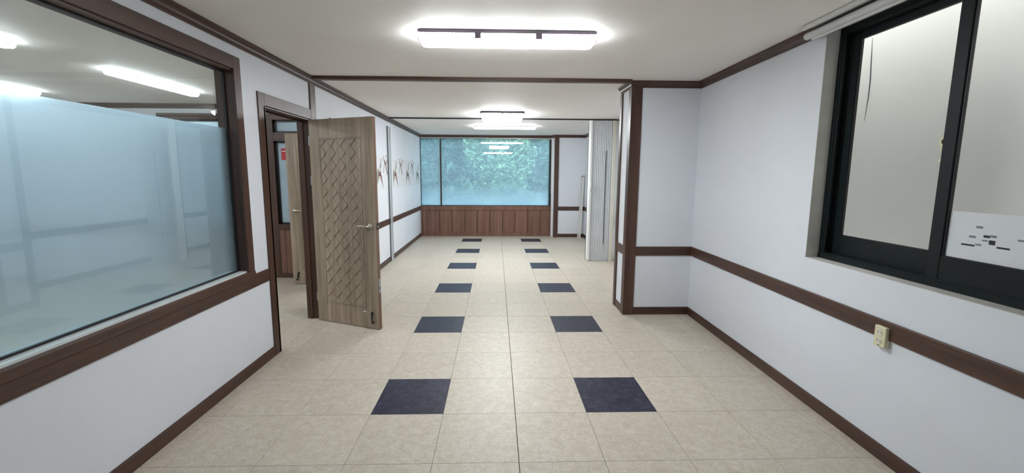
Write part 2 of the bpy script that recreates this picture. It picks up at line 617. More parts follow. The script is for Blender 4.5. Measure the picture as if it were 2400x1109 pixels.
# skirting
for a, b, l in ((YBACK, .862, 'brown skirting board under the interior window'), (1.895, E0 - .085, 'brown skirting board behind the open door'), (E1 + .085, YF, 'brown skirting board of the rear left wall')):
    trimo = sweep([(XL, a), (XL, b)], SKIRT, 0).build('baseboard_left', 'wood_y')
    struct(trimo, l, 'baseboard')
PB = [(1.36, 7.46), (1.985, 7.46), (1.985, 2.21)]
struct(sweep(PB, SKIRT, 0).build('baseboard_far', 'wood_x'), 'brown skirting board in the far right corner', 'baseboard')
struct(sweep(PB, SKIRT, 1).build('baseboard_right_rear', 'wood_y'), 'brown skirting board of the rear right wall', 'baseboard')
PN = [(1.25, 2.15), (1.25, 1.848), (1.948, 1.848), (1.948 + 5.2 * RTH, -3.4)]
for i, (nm, l) in enumerate((('baseboard_nib_end', 'brown skirting board on the narrow end of the wall stub'), ('baseboard_nib', 'brown skirting board across the front of the wall stub'), ('baseboard_right', 'long brown skirting board of the right wall'))):
    struct(sweep(PN, SKIRT, i).build(nm, 'wood_x' if i == 1 else 'wood_y'), l, 'baseboard')

# chair rails
trim(sweep([(XL, YBACK), (XL, .862)], [(0, .638), (.010, .638), (.010, .708), (0, .708)], 0), 'wood_y', 'brown chair rail below the interior window', cat='rail')
trim(sweep([(XL, .66), (XL, .862)], [(0, .708), (.009, .708), (.009, .733), (0, .733)], 0), 'wood_y', 'short brown rail piece between interior window and door frame', cat='rail')
trim(sweep([(XL, 1.895), (XL, E0 - .085)], RAIL, 0), 'wood_y', 'brown chair rail hidden behind the open door', cat='rail')
trim(sweep([(XL, E1 + .085), (XL, YF - .035)], RAIL, 0), 'wood_y', 'brown chair rail on the rear left wall', cat='rail')
trim(sweep(PB, RAIL, 0), 'wood_x', 'brown chair rail right of the end window', cat='rail')
trim(sweep(PB, RAIL, 1), 'wood_y', 'brown chair rail on the rear right wall', cat='rail')
cn = ['brown chair rail on the narrow end of the wall stub', 'brown chair rail across the front of the wall stub', 'long brown chair rail under the green framed window']
for i in range(3):
    trim(sweep(PN, RAIL, i), 'wood_x' if i == 1 else 'wood_y', cn[i], cat='rail')

# posts
trim(B(XL, XL + .014, 1.775, 1.893, 0, 2.36), 'wood_z', 'brown vertical board on the left wall under the ceiling strip', .002, 'post')
m = MB()
m.add([(1.235, 1.833, 0), (1.347, 1.833, 0), (1.347, 1.85, 0), (1.252, 1.85, 0), (1.252, 1.918, 0), (1.235, 1.918, 0)] + [(1.235, 1.833, 2.36), (1.347, 1.833, 2.36), (1.347, 1.85, 2.36), (1.252, 1.85, 2.36), (1.252, 1.918, 2.36), (1.235, 1.918, 2.36)],
      [(5, 4, 3, 2, 1, 0), (6, 7, 8, 9, 10, 11)] + [(i, (i + 1) % 6, 6 + (i + 1) % 6, 6 + i) for i in range(6)])
trim(m, 'wood_z', 'brown corner post on the front edge of the wall stub', .002, 'post')
trim(B(1.235, 1.252, 2.150, 2.220, 0, 2.36), 'wood_z', 'slim brown post on the rear edge of the wall stub', .002, 'post')
trim(B(1.248, 1.352, 7.43, 7.462, 0, 2.36), 'wood_z', 'brown pilaster right of the end window', .002, 'post')

# ------------------------------------------------------------------ window_1: interior window on the left
w1 = struct(empty('window_1', (XL, -0.57, .70)), 'wide interior window in the left wall, brown casing, lower part frosted', 'window')
def child(mb, name, mat, par, bev=0.0, smooth=False, segs=1):
    o = mb.build(name, mat, None, bev, smooth, segs)
    o.parent = par
    o.matrix_parent_inverse = par.matrix_world.inverted() if par.parent is None else Matrix()
    if par.parent is not None:
        o.matrix_parent_inverse = world_of(par).inverted()
    return o
def world_of(o):
    bpy.context.view_layer.update()
    return o.matrix_world.copy()
def kid(mb, name, mat, par, bev=0.0, smooth=False, segs=1):
    """part whose mesh is given in world coordinates"""
    o = mb.build(name, mat, None, bev, smooth, segs)
    Wm = world_of(par)
    o.parent = par
    o.matrix_parent_inverse = Wm.inverted()
    return o
cf = XL + .016
kid(B(XL, cf, .582, .660, .735, 2.285), 'casing', 'wood_z', w1, .002)
kid(B(XL, cf, -1.83, -1.75, .735, 2.285), 'casing', 'wood_z', w1, .002)
kid(B(XL, cf, -1.75, .582, 2.195, 2.285), 'casing', 'wood_y', w1, .002)
m = MB()
m.prism([(XL, .709), (XL + .014, .709), (XL + .020, .716), (XL + .020, .758), (XL + .012, .766), (XL - .02, .766), (XL - .02, .75), (XL, .75)], 'y', -1.83, .660)
kid(m, 'casing', 'wood_y', w1)
kid(B(XLb, XL, .585, .607, .767, 2.20), 'jamb', 'wood_z', w1)
kid(B(XLb, XL, -1.75, .607, 2.185, 2.201), 'head_lining', 'wood_y', w1)
kid(B(XLb, XL - .002, -1.75, .590, .766, .776), 'sill', 'sill_grey', w1)
for a in ((-2.008, -1.992, .573, .586, .776, 2.186), (-2.008, -1.992, -1.75, .586, 2.173, 2.186), (-2.008, -1.992, -1.75, .586, .776, .787)):
    kid(B(*a), 'gasket', 'black', w1)
kid(B(-2.002, -1.998, -1.75, .585, .777, 2.186), 'glass_pane', 'glass_clear', w1)
ff = kid(B(-2.0075, -2.004, -1.75, .582, .779, 1.795), 'frosted_film', 'frost', w1)
ff['label'] = 'frosted film covering the lower glass'

# ------------------------------------------------------------------ door frame and door_1
dfm = struct(empty('trim_door_frame', (XL, 1.36, 0)), 'brown wooden frame of the open doorway to the side room', 'door frame')
kid(B(XL, XL + .012, .866, .955, 0, 2.105), 'casing', 'wood_z', dfm, .002)
kid(B(XL, XL + .012, .955, 1.776, 2.002, 2.105), 'casing', 'wood_y', dfm, .002)
kid(B(XLb - .008, XL + .012, .935, .957, 0, 2.003), 'jamb', 'wood_z', dfm)
kid(B(XLb - .008, XL + .012, 1.765, 1.79, 0, 2.003), 'jamb', 'wood_z', dfm)
kid(B(XLb - .008, XL + .012, .955, 1.768, 1.996, 2.012), 'head', 'wood_y', dfm)
kid(B(XLb + .03, XLb + .05, 1.75, 1.766, 0, 1.996), 'door_stop', 'wood_z', dfm)
kid(B(XLb + .03, XLb + .05, .957, 1.75, 1.982, 1.996), 'door_stop', 'wood_y', dfm)

def make_door(name):
    """leaf in local coords: hinge at origin, leaf along +X, front face at y = 0, back at +0.038"""
    t = empty(name)
    L, H, TH = 0.757, 2.0, 0.038
    px0, px1, pz0, pz1 = 0.122, 0.624, 0.192, 1.822
    m = MB()
    rc = 0.011
    m.box(0, px0, 0, TH, .006, H)
    m.box(px1, L - .002, 0, TH, .006, H)
    m.box(px0, px1, 0, TH, .006, pz0)
    m.box(px0, px1, 0, TH, pz1, H)
    m.box(px0, px1, rc, TH, pz0, pz1)
    leaf = m.build('leaf', 'door', t)
    B(L - .0022, L, .0005, TH - .0005, .007, H - .001).build('edge_band', 'door_edge', t)
    # groove lines round the panel
    m = MB()
    g = .012
    m.box(px0 + .001, px1 - .001, .0015, .012, pz0 + .001, pz0 + g)
    m.box(px0 + .001, px1 - .001, .0015, .012, pz1 - g, pz1 - .001)
    m.box(px0 + .001, px0 + g, .0015, .012, pz0 + g + .0, pz1 - g)
    m.box(px1 - g, px1 - .001, .0015, .012, pz0 + g, pz1 - g)
    m.build('panel_bead', 'door', t, .001)
    # carved lattice of overlapping lozenges
    m = MB()
    ax0, ax1, az0, az1 = px0 + g + .004, px1 - g - .004, pz0 + g + .004, pz1 - g - .004
    nc, nr = 4, 13
    dw, dh = (ax1 - ax0) / nc, (az1 - az0) / nr
    def loz(cx, cz, flat_):
        s = .965
        pts = [(cx - dw / 2 * s, cz), (cx, cz + dh / 2 * s), (cx + dw / 2 * s, cz), (cx, cz - dh / 2 * s)]
        out = []
        def height(x, z):
            k = .5 + .62 * (x - cx) / dw - .38 * (z - cz) / dh     # lowest along the upper left edge
            return .0100 if flat_ else .0004 + .0118 * max(0, k - .1)
        def clip(poly, f):
            res = []
            for i in range(len(poly)):
                p, q = poly[i], poly[(i + 1) % len(poly)]
                a, b = f(p), f(q)
                if a >= 0:
                    res.append(p)
                if a * b < 0:
                    u = a / (a - b)
                    res.append((p[0] + (q[0] - p[0]) * u, p[1] + (q[1] - p[1]) * u))
            return res
        for f in (lambda p: p[0] - ax0, lambda p: ax1 - p[0], lambda p: p[1] - az0, lambda p: az1 - p[1]):
            pts = clip(pts, f)
            if len(pts) < 3:
                return
        n = len(pts)
        top = [(x, .0105 - height(x, z), z) for x, z in pts]
        bot = [(x, .0125, z) for x, z in pts]
        m.add(top + bot, [tuple(range(n)), tuple(range(2 * n - 1, n - 1, -1))] + [(i, (i + 1) % n, n + (i + 1) % n, n + i) for i in range(n)])
    for r in range(nr + 1):
        for c in range(nc + 1):
            loz(ax0 + c * dw, az0 + r * dh, True)
            loz(ax0 + (c + .5) * dw, az0 + (r + .5) * dh, False)
    cp = m.build('carved_panel', 'door', t)
    cp['label'] = 'carved lattice of lozenges'
    # lever handle
    hz, hx = 1.0, .692
    m = MB()
    m.tube((hx, 0, hz), (hx, -.008, hz), .027, .025, 24)
    m.tube((hx, -.008, hz), (hx, -.014, hz), .020, .015, 24)
    m.tube((hx, -.012, hz), (hx, -.044, hz), .010, .010, 14)
    lv = m.build('lever_handle', 'nickel', t, 0, True)
    m = MB()
    m.path([(hx + .008, -.046, hz), (hx - .02, -.048, hz + .001), (hx - .06, -.05, hz + .004), (hx - .10, -.048, hz + .002), (hx - .132, -.044, hz - .002)], [.010, .011, .0095, .0085, .007], 12)
    lev = m.build('lever', 'nickel', lv, 0, True)
    m = MB()
    m.box(L - .001, L + .0015, .008, .030, hz - .03, hz + .03)
    lp = m.build('latch_plate', 'black', t)
    B(L, L + .010, .013, .025, hz - .011, hz + .009).build('latch_bolt', 'steel', lp, .002)
    pl = B(L - .001, L + .0018, .006, .032, .36, .50).build('lower_plate', 'steel', t)
    B(L + .0015, L + .0025, .014, .024, .40, .42).build('keyhole', 'black', pl)
    for z in (1.80, 1.42, .25):
        m = MB()
        m.tube((-.006, .004, z - .045), (-.006, .004, z + .045), .0065, None, 12)
        m.box(-.006, .0, .0, .002, z - .045, z + .045)
        m.build('hinge', 'steel', t)
    # kick-down stopper
    m = MB()
    m.box(.666, .690, -.012, 0, .148, .170)
    m.box(.674, .688, -.020, -.010, .100, .150)
    m.path([(.681, -.016, .158), (.687, -.022, .130), (.690, -.024, .10), (.697, -.026, .075)], [.006, .006, .006, .008], 10)
    m.box(.684, .712, -.032, -.012, .064, .080)
    ds = m.build('door_stopper', 'black', t, .002)
    ds['label'] = 'black kick-down door stopper'
    B(.571, .600, -.0008, 0, .160, .170).build('sticker', 'paper', t)
    return t

d1 = make_door('door_1')
d1.location = (-1.933, 1.715, 0)
d1.rotation_euler = (0, 0, math.atan2(1.422 - 1.715, -1.236 + 1.933))
struct(d1, 'open ash-brown door with carved lozenge panel and lever handle, nearer one', 'door')
d2 = copy_tree(d1)
d2.name = 'door_2'
d2.location = (-2.10, 3.135, 0)
d2.rotation_euler = (0, 0, math.radians(181.5))
d2.scale = (1, -1, 1)
struct(d2, 'second carved door standing open inside the side room, seen through the doorway', 'door')

df2 = struct(empty('trim_rear_door_frame', (XL, 2.73, 0)), 'brown frame of the doorway hidden behind the open carved door', 'door frame')
kid(B(XL, XL + .012, E0 - .085, E0, 0, 2.09), 'casing', 'wood_z', df2, .002)
kid(B(XL, XL + .012, E1, E1 + .085, 0, 2.09), 'casing', 'wood_z', df2, .002)
kid(B(XL, XL + .012, E0, E1, 2.003, 2.09), 'casing', 'wood_y', df2, .002)
kid(B(XLb - .008, XL + .012, E0 - .01, E0 + .012, 0, 2.003), 'jamb', 'wood_z', df2)
kid(B(XLb - .008, XL + .012, E1 - .012, E1 + .01, 0, 2.003), 'jamb', 'wood_z', df2)
kid(B(XLb - .008, XL + .012, E0, E1, 1.994, 2.01), 'head', 'wood_y', df2)

# ------------------------------------------------------------------ side room partition windows
def part_window(name, x0, x1, label):
    t = struct(empty(name, ((x0 + x1) / 2, PY, 0)), label, 'window')
    yf = PY - .012
    kid(B(x0 - .09, x1 + .09, yf, PY + .1, 2.218, 2.298), 'header', 'wood_x', t, .002)
    for a, b in ((x0 - .09, x0), (x1, x1 + .09)):
        kid(B(a, b, yf, PY + .1, 0, 2.218), 'casing', 'wood_z', t, .002)
    kid(B(x0, x1, yf, PY + .1, 1.93, 2.05), 'transom', 'wood_x', t, .002)
    kid(B(x0, x1, yf - .006, PY + .1, .69, .775), 'sill', 'wood_x', t, .002)
    for z0, z1, glassm in ((2.05, 2.218, 'frost_far'), (.775, 1.93, 'frost_far')):
        for a in ((x0, x0 + .03, z0, z1), (x1 - .03, x1, z0, z1), (x0, x1, z0, z0 + .02), (x0, x1, z1 - .025, z1)):
            kid(B(a[0], a[1], PY + .03, PY + .06, a[2], a[3]), 'sash_frame', 'black', t)
        kid(B(x0 + .02, x1 - .02, PY + .043, PY + .047, z0 + .015, z1 - .015), 'glass_pane', glassm, t)
    kid(B(x0, x1, PY - .004, PY + .09, 0, .69), 'backing', 'wood_z', t)
    n = max(1, round((x1 - x0) / .3))
    first = -3.122 if x0 > -3.5 else x0 + .15
    edges = [x0] + [first + .3 * k for k in range(40) if first + .3 * k < x1 - .05] + [x1]
    for a, b in zip(edges, edges[1:]):
        kid(B(a + .002, b - .002, PY - .010, PY - .003, .06, .69), 'plank', 'wains', t, .002)
    kid(B(x0, x1, PY - .016, PY - .003, 0, .066), 'skirting', 'wood_x', t)
    return t
part_window('window_4', -3.20, XLb - .10, 'black framed frosted partition window behind the second door in the side room')
part_window('window_5', -4.66, -3.71, 'frosted partition window of the side room, farther left beside the first one')
PS = [(XSR, PY), (XLb, PY), (XLb, YBACK)]
trim(sweep(PS, CORN, 0), 'wood_x', 'brown cornice on the partition across the side room', cat='cornice')
trim(sweep(PS, CORN, 1), 'wood_y', 'brown cornice on the back of the left wall inside the side room', cat='cornice')
trim(sweep([(XSR, YBACK), (XSR, PY)], CORN, 0), 'wood_y', 'brown cornice on the end wall of the side room', cat='cornice')
trim(sweep([(XSR, YBACK), (XSR, PY)], RAIL, 0), 'wood_y', 'brown chair rail of the side room end wall behind frosted glass', cat='rail')
struct(sweep([(XSR, YBACK), (XSR, PY)], SKIRT, 0).build('baseboard_side_room', 'wood_y'), 'brown skirting board of the side room end wall', 'baseboard')
trim(sweep([(XSR, PY), (-4.75, PY)], RAIL, 0), 'wood_x', 'brown chair rail on the partition behind frosted glass', cat='rail')
rn = empty('notice', (-3.10, PY + .05, 1.67))
tag(rn, 'small red notice on the frosted glass beyond the doorway', 'notice')
kid(B(-3.128, -3.055, PY + .0405, PY + .0428, 1.675, 1.838), 'sheet', 'red', rn)
kid(B(-3.12, -3.065, PY + .0395, PY + .0407, 1.79, 1.80), 'printed_line', 'paper', rn)

# ------------------------------------------------------------------ window_2: green aluminium window on the right (turned with its wall)
w2 = struct(empty('window_2', (2.05, -.5, RZ0)), 'dark green aluminium sliding window in the right wall', 'window')
RV = lambda mb, n, mt, bev=0.0: kid(mb, n, mt, w2, bev)
RV(B(1.9485, 2.16, .2095, .214, RZ0, 2.384), 'reveal', 'reveal')
RV(B(1.9485, 2.16, RY0, .212, RZ0 - .001, RZ0 + .003), 'sill', 'reveal')
RV(B(2.030, 2.15, RY0, .2095, 2.345, 2.384), 'head_frame', 'green', .002)
RV(B(2.026, 2.15, RY0, .2095, RZ0 + .002, .985), 'bottom_track', 'green', .002)
for x in (2.034, 2.068, 2.104):
    RV(B(x, x + .006, RY0, .2, .985, .996), 'track_rib', 'green')
RV(B(2.030, 2.15, .182, .2095, .985, 2.345), 'side_frame', 'green', .002)
for x in (2.034, 2.068, 2.104):
    RV(B(x, x + .006, .165, .184, .985, 2.345), 'guide_rib', 'green', .001)
RV(B(2.030, 2.15, RY0, RY0 + .03, .985, 2.345), 'side_frame', 'green', .002)
def sash(x0, x1, y0, y1, gy0, gy1, gz0, gz1, lab):
    r = MB()
    z0, z1 = .988, 2.350
    s = kid(B(x0, x1, y0, gy0, z0, z1), 'sash', 'green', w2, .003)
    s['label'] = lab
    for nm, a in (('stile', (gy1, y1, z0, z1)), ('bottom_rail', (gy0, gy1, z0, gz0)), ('top_rail', (gy0, gy1, gz1, z1))):
        o = kid(B(x0, x1, a[0], a[1], a[2], a[3]), nm, 'green', s, .003)
    xm = (x0 + x1) / 2
    for a in ((gy0, gy1, gz0, gz0 + .006), (gy0, gy1, gz1 - .006, gz1), (gy0, gy0 + .006, gz0, gz1), (gy1 - .006, gy1, gz0, gz1)):
        kid(B(xm - .007, xm + .007, a[0], a[1], a[2], a[3]), 'glazing_bead', 'black', s)
    kid(B(xm - .0025, xm + .0025, gy0 + .002, gy1 - .002, gz0 + .002, gz1 - .002), 'glass_pane', 'glass_right', s)
    return s
sash(2.078, 2.102, -.49, .165, -.452, .112, 1.112, 2.302, 'outer sliding sash with thin dark stiles')
s2 = sash(2.040, 2.066, RY0 + .03, -.474, RY0 + .08, -.535, 1.106, 2.292, 'inner sliding sash')
lk = MB()
lc, lz = -.474, 1.650
ang = [math.pi * (-.5 + k / 10) for k in range(11)]
for a0, a1 in zip(ang, ang[1:]):
    lk.prism([(lc + ro * math.cos(a), lz + 1.35 * ro * math.sin(a)) for ro, a in ((.018, a0), (.018, a1), (.009, a1), (.009, a0))], 'x', 2.044, 2.056)
lk.prism([(lc, lz - .024), (lc + .012, lz - .030), (lc + .004, lz - .050), (lc, lz - .050)], 'x', 2.044, 2.056)
lk.box(2.046, 2.054, lc - .002, lc + .004, lz - .085, lz - .045)
lk.box(2.044, 2.056, lc - .002, lc + .012, lz - .092, lz - .083)
lko = kid(lk, 'crescent_latch', 'cream_plastic', w2)
lko['label'] = 'small cream crescent latch'
turn_right(w2)

pap = tag(empty('window_poster', (2.06, -.8, 1.11)), 'white printed sheet on the lower right pane of the green window', 'poster')
kid(B(2.0565, 2.0575, -1.15, -.537, 1.108, 1.326), 'sheet', 'paper', pap)
for dark_, y0, y1, z0, z1 in ((0, -0.6535, -0.6799, 1.2576, 1.2680), (0, -0.6306, -0.6577, 1.2123, 1.2227), (1, -0.6866, -0.7106, 1.2204, 1.2308), (0, -0.7118, -0.7352, 1.2241, 1.2345), (0, -0.6829, -0.7063, 1.2038, 1.2103), (1, -0.7098, -0.7334, 1.1924, 1.2119), (1, -0.6029, -0.6573, 1.1744, 1.1822), (0, -0.6591, -0.6834, 1.1813, 1.1891), (1, -0.7402, -0.7872, 1.1806, 1.1884), (0, -0.8084, -0.8304, 1.2222, 1.2300)):
    kid(B(2.0560, 2.0566, y0, y1, z0, z1), 'printed_mark', 'ink' if dark_ else 'ink_grey', pap)
turn_right(pap)

# neighbouring building close outside
nb = B(2.85, 3.1, -4.5, 5.0, -.6, 3.4).build('neighbour_wall', 'stucco')
tag(nb, 'cream rendered wall of the neighbouring building outside the green window', 'building')
m = MB()
pts = [(2.8495, .935, 2.57), (2.8495, .925, 2.42), (2.8495, .912, 2.25), (2.8495, .912, 2.12), (2.8495, .925, 1.93)]
m.path(pts, [.001, .004, .0045, .004, .001], 6)
m.build('crack', 'ink', nb)

# ------------------------------------------------------------------ window_3: wide end window and wainscot
w3 = struct(empty('window_3', (-.35, YF + .06, .74)), 'wide hazy end window looking onto trees', 'window')
GY = 7.67
kid(B(XL, -1.925, GY - .02, GY + .03, .745, 2.345), 'frame', 'darkframe', w3)
kid(B(1.152, 1.207, GY - .03, GY + .03, .745, 2.345), 'frame', 'darkframe', w3)
kid(B(XL, 1.207, GY - .03, GY + .03, .735, .752), 'frame', 'darkframe', w3)
kid(B(XL, 1.207, GY - .03, GY + .03, 2.34, 2.352), 'frame', 'darkframe', w3)
kid(B(-1.465, -1.438, GY - .03, GY + .03, .752, 2.345), 'mullion', 'black', w3)
kid(B(-1.477, -1.465, GY - .02, GY + .02, .752, 2.345), 'mullion_strip', 'white_metal', w3)
kid(B(1.207, 1.2495, YF - .02, GY + .05, 0.0, 2.36), 'side_board', 'white_plastic', w3)
kid(B(-1.93, -1.48, GY - .0025, GY + .0025, .75, 2.343), 'glass_pane', 'glass_far', w3)
kid(B(-1.447, 1.168, GY - .0025, GY + .0025, .75, 2.343), 'glass_pane', 'glass_far', w3)

ws = struct(empty('trim_wainscot', (-.35, YF, 0)), 'brown plank wainscot below the wide end window', 'wainscot')
kid(B(XL, 1.207, YF - .03, YF, .640, .737), 'cap_rail', 'wains', ws, .003)
kid(B(XL, 1.207, YF - .014, YF, 0, .09), 'base_rail', 'wains', ws, .002)
kid(B(XL, 1.207, YF - .003, YF, .08, .65), 'backing', 'black', ws)
ed = [XL] + [-1.802 + .3058 * k for k in range(10)] + [1.207]
for a, b in zip(ed, ed[1:]):
    kid(B(a + .005, b - .005, YF - .012, YF - .002, .09, .64), 'plank', 'wains', ws, .003)

# ------------------------------------------------------------------ lamps
def rrect(x0, x1, y0, y1, r, n=5):
    pts = []
    for cx, cy, a0 in ((x1 - r, y1 - r, 0), (x0 + r, y1 - r, 90), (x0 + r, y0 + r, 180), (x1 - r, y0 + r, 270)):
        for k in range(n + 1):
            a = math.radians(a0 + 90 * k / n)
            pts.append((cx + r * math.cos(a), cy + r * math.sin(a)))
    return pts
def loft(levels, close=True):
    m = MB()
    n = len(levels[0][0])
    vs = [(p[0], p[1], z) for pl, z in levels for p in pl]
    fs = [(i * n + k, i * n + (k + 1) % n, (i + 1) * n + (k + 1) % n, (i + 1) * n + k) for i in range(len(levels) - 1) for k in range(n)]
    fs += [tuple(range(n)), tuple(range((len(levels) - 1) * n, len(levels) * n))]
    return m.add(vs, fs)

l1 = tag(empty('ceiling_light', (-.05, .51, ZC)), 'long three-section ceiling lamp with beaded sides nearest the viewer', 'lamp')
X0, X1, Y0, Y1 = -.637, .543, .412, .612
kid(loft([(rrect(X0, X1, Y0 - .003, Y1 + .003, .03), ZC - .0005), (rrect(X0, X1, Y0 - .003, Y1 + .003, .03), 2.397)]), 'base_plate', 'purple_base', l1)
for xa, xb in ((-.262, -.222), (.136, .178)):
    kid(B(xa, xb, Y0 - .0015, Y1 + .0015, 2.366, 2.398), 'divider', 'purple_base', l1, .002)
core = kid(loft([(rrect(X0 + .008, X1 - .008, Y0 + .008, Y1 - .008, .025), 2.397), (rrect(X0 + .008, X1 - .008, Y0 + .008, Y1 - .008, .025), 2.366)]), 'body', 'purple_base', l1)
kid(loft([(rrect(X0 - .001, X1 + .001, Y0 - .001, Y1 + .001, .035), 2.367), (rrect(X0 - .001, X1 + .001, Y0 - .001, Y1 + .001, .035), 2.364)]), 'rim', 'purple_base', l1)
kid(loft([(rrect(X0 + .006, X1 - .006, Y0 + .006, Y1 - .006, .034), 2.364), (rrect(X0 + .010, X1 - .010, Y0 + .010, Y1 - .010, .034), 2.357), (rrect(X0 + .03, X1 - .03, Y0 + .03, Y1 - .03, .03), 2.353)]), 'diffuser', 'lamp_main', l1)
for a, b in ((X0 + .004, -.262), (-.222, .136), (.178, X1 - .004)):
    for yy, sg in ((Y0, -1), (Y1, 1)):
        m = MB()
        n = int((b - a) / .0235)
        for k in range(n):
            xx = a + (b - a) * (k + .5) / n
            m.tube((xx, yy + .010 * -sg, 2.369), (xx, yy + .010 * -sg, 2.3975), .012, None, 8)
        kid(m, 'beaded_strip', 'lamp_strip', l1, 0, True)
for xx in (X0, X1):
    m = MB()
    for k in range(6):
        yy = Y0 + .03 + (Y1 - Y0 - .06) * (k + .5) / 6
        m.tube((xx + (.010 if xx < 0 else -.010), yy, 2.369), (xx + (.010 if xx < 0 else -.010), yy, 2.3975), .012, None, 8)
    kid(m, 'beaded_strip', 'lamp_strip', l1, 0, True)

l2 = tag(empty('ceiling_light', (-.03, 4.2, ZC)), 'short bright ceiling lamp with two side sections in mid-room', 'lamp')
X0, X1, Y0, Y1 = -.350, .290, 3.88, 4.52
kid(loft([(rrect(X0 - .006, X1 + .006, Y0 - .006, Y1 + .006, .05), ZC - .0005), (rrect(X0 - .006, X1 + .006, Y0 - .006, Y1 + .006, .05), 2.390)]), 'base_plate', 'purple_base', l2)
kid(loft([(rrect(X0 + .006, X1 - .006, Y0 + .006, Y1 - .006, .05), 2.392), (rrect(X0 + .002, X1 - .002, Y0 + .002, Y1 - .002, .05), 2.380), (rrect(X0 + .006, X1 - .006, Y0 + .006, Y1 - .006, .05), 2.360),
          (rrect(X0 + .02, X1 - .02, Y0 + .02, Y1 - .02, .05), 2.338), (rrect(X0 + .06, X1 - .06, Y0 + .06, Y1 - .06, .05), 2.325)]), 'diffuser', 'lamp_mid', l2)
kid(B(-.040, -.022, Y0 - .002, Y0 + .01, 2.368, 2.402), 'divider', 'purple_base', l2, .002)
kid(B(-.040, -.022, Y1 - .01, Y1 + .002, 2.368, 2.402), 'divider', 'purple_base', l2, .002)

l3 = tag(empty('ceiling_light', (.04, 5.78, ZC)), 'slim tube lamp on the ceiling near the end window', 'lamp')
kid(B(-.55, .63, 5.75, 5.83, 2.400, ZC - .0005), 'base_plate', 'white_metal', l3, .003)
m = MB()
m.path([(-.555, 5.79, 2.385), (-.54, 5.79, 2.385), (.62, 5.79, 2.385), (.635, 5.79, 2.385)], [.012, .022, .022, .012], 14)
kid(m, 'tube', 'lamp_tube', l3, 0, True)

# side room lamps
def side_lamp(x, y):
    t = empty('side_room_light', (x, y, ZC))
    kid(B(x - .045, x + .045, y - .52, y + .52, 2.398, ZC - .0005), 'base_plate', 'white_metal', t, .003)
    m = MB()
    n = 8
    pts = [(x - .055, 2.398), (x - .052, 2.380), (x - .035, 2.366), (x + .035, 2.366), (x + .052, 2.380), (x + .055, 2.398)]
    m.prism(pts, 'y', y - .535, y + .535)
    kid(m, 'diffuser', 'lamp_side', t)
    return t
SL = [(-3.62, 2.10, 'lamp nearest the partition, seen whole above the frosted film'), (-3.62, .25, 'lamp cut by the left picture edge, higher one'), (-5.42, 2.12, 'lamp at the left picture edge just above the frosted film'),
      (-5.42, .25, 'lamp of the far row in the middle of the side room'), (-3.62, -1.6, 'lamp of the near row toward the viewer'), (-5.42, -1.6, 'lamp of the far row toward the viewer')]
proto = None
for x, y, l in SL:
    if proto is None:
        proto = side_lamp(x, y)
        px, py = x, y
        o = proto
    else:
        o = copy_tree(proto)
        o.location = (x, y, ZC)
    tag(o, 'white linear ' + l, 'lamp', 'linear lamps of the side room')
for k, (x, y) in enumerate(((-3.2, 5.2), (-5.2, 5.2))):  # unseen lamps, added behind the partition to brighten its frosted glass
    o = copy_tree(proto)
    o.location = (x, y, ZC)
    tag(o, ('unseen linear lamp added behind the partition to brighten the frosted window by the red notice', 'unseen linear lamp added behind the partition, farther left')[k], 'lamp', 'added lamps behind the partition')

# ------------------------------------------------------------------ folding partition and its tracks
tr = tag(empty('ceiling_track', (0, 4.68, ZC)), 'dark thin ceiling track of the folding partition', 'track')
kid(B(XL + .05, 1.90, 4.640, 4.646, 2.398, ZC), 'front_lip', 'black', tr)
kid(B(XL + .05, 1.90, 4.646, 4.73, 2.405, ZC), 'channel', 'alu', tr)
ch = tag(empty('wall_channel', (XL, 4.70, 0)), 'upright aluminium channel on the rear left wall', 'channel')
kid(B(XL, XL + .012, 4.62, 4.80, 0, 2.275), 'back', 'alu', ch)
kid(B(XL + .012, XL + .024, 4.62, 4.628, 0, 2.275), 'flange', 'darkframe', ch)
kid(B(XL + .012, XL + .024, 4.794, 4.80, 0, 2.275), 'flange', 'alu', ch)

fd = tag(empty('folding_door', (1.66, 4.70, 0)), 'pleated grey-white folding partition pushed together beside the wall stub', 'folding door')
m = MB()
n = 22
xs = [1.500 + (1.825 - 1.500) * k / n for k in range(n + 1)]
front, back = [], []
for k, x in enumerate(xs):
    y = 4.632 if k % 2 else 4.644
    front.append((x, y))
outline = front + [(x, y + .12) for x, y in reversed(front)]
nn = len(front)
vs = [(x, y, z) for z in (.012, 2.392) for x, y in front] + [(x, y + .12, z) for z in (.012, 2.392) for x, y in front]
fs = []
for k in range(nn - 1):
    fs += [(k, k + 1, nn + k + 1, nn + k), (2 * nn + k, 3 * nn + k, 3 * nn + k + 1, 2 * nn + k + 1), (nn + k, nn + k + 1, 3 * nn + k + 1, 3 * nn + k), (k, 2 * nn + k, 2 * nn + k + 1, k + 1)]
m.add(vs, fs)
kid(m, 'pleats', 'pleat', fd)
kid(B(1.462, 1.500, 4.62, 4.79, .010, 2.398), 'lead_post', 'white_plastic', fd, .006)
kid(B(1.458, 1.463, 4.770, 4.785, .012, 2.395), 'seal_strip', 'darkframe', fd)
m = MB()
m.path([(1.486, 4.622, 1.39), (1.480, 4.600, 1.375), (1.476, 4.595, 1.34), (1.476, 4.595, 1.27), (1.480, 4.600, 1.235), (1.486, 4.622, 1.22)], .010, 10)
kid(m, 'handle', 'white_plastic', fd, 0, True)
kid(B(1.732, 1.736, 4.628, 4.64, .3, 1.9), 'dark_seam', 'darkframe', fd)
kid(B(1.825, 1.838, 4.64, 4.78, .012, 2.395), 'fixing_strip', 'alu', fd)
kid(B(1.838, 1.895, 4.63, 4.79, 0, 2.398), 'fixed_post', 'creamy', fd, .004)
kid(B(1.895, 1.99, 4.66, 4.76, 0, 2.398), 'wall_post', 'white_plastic', fd, .002)
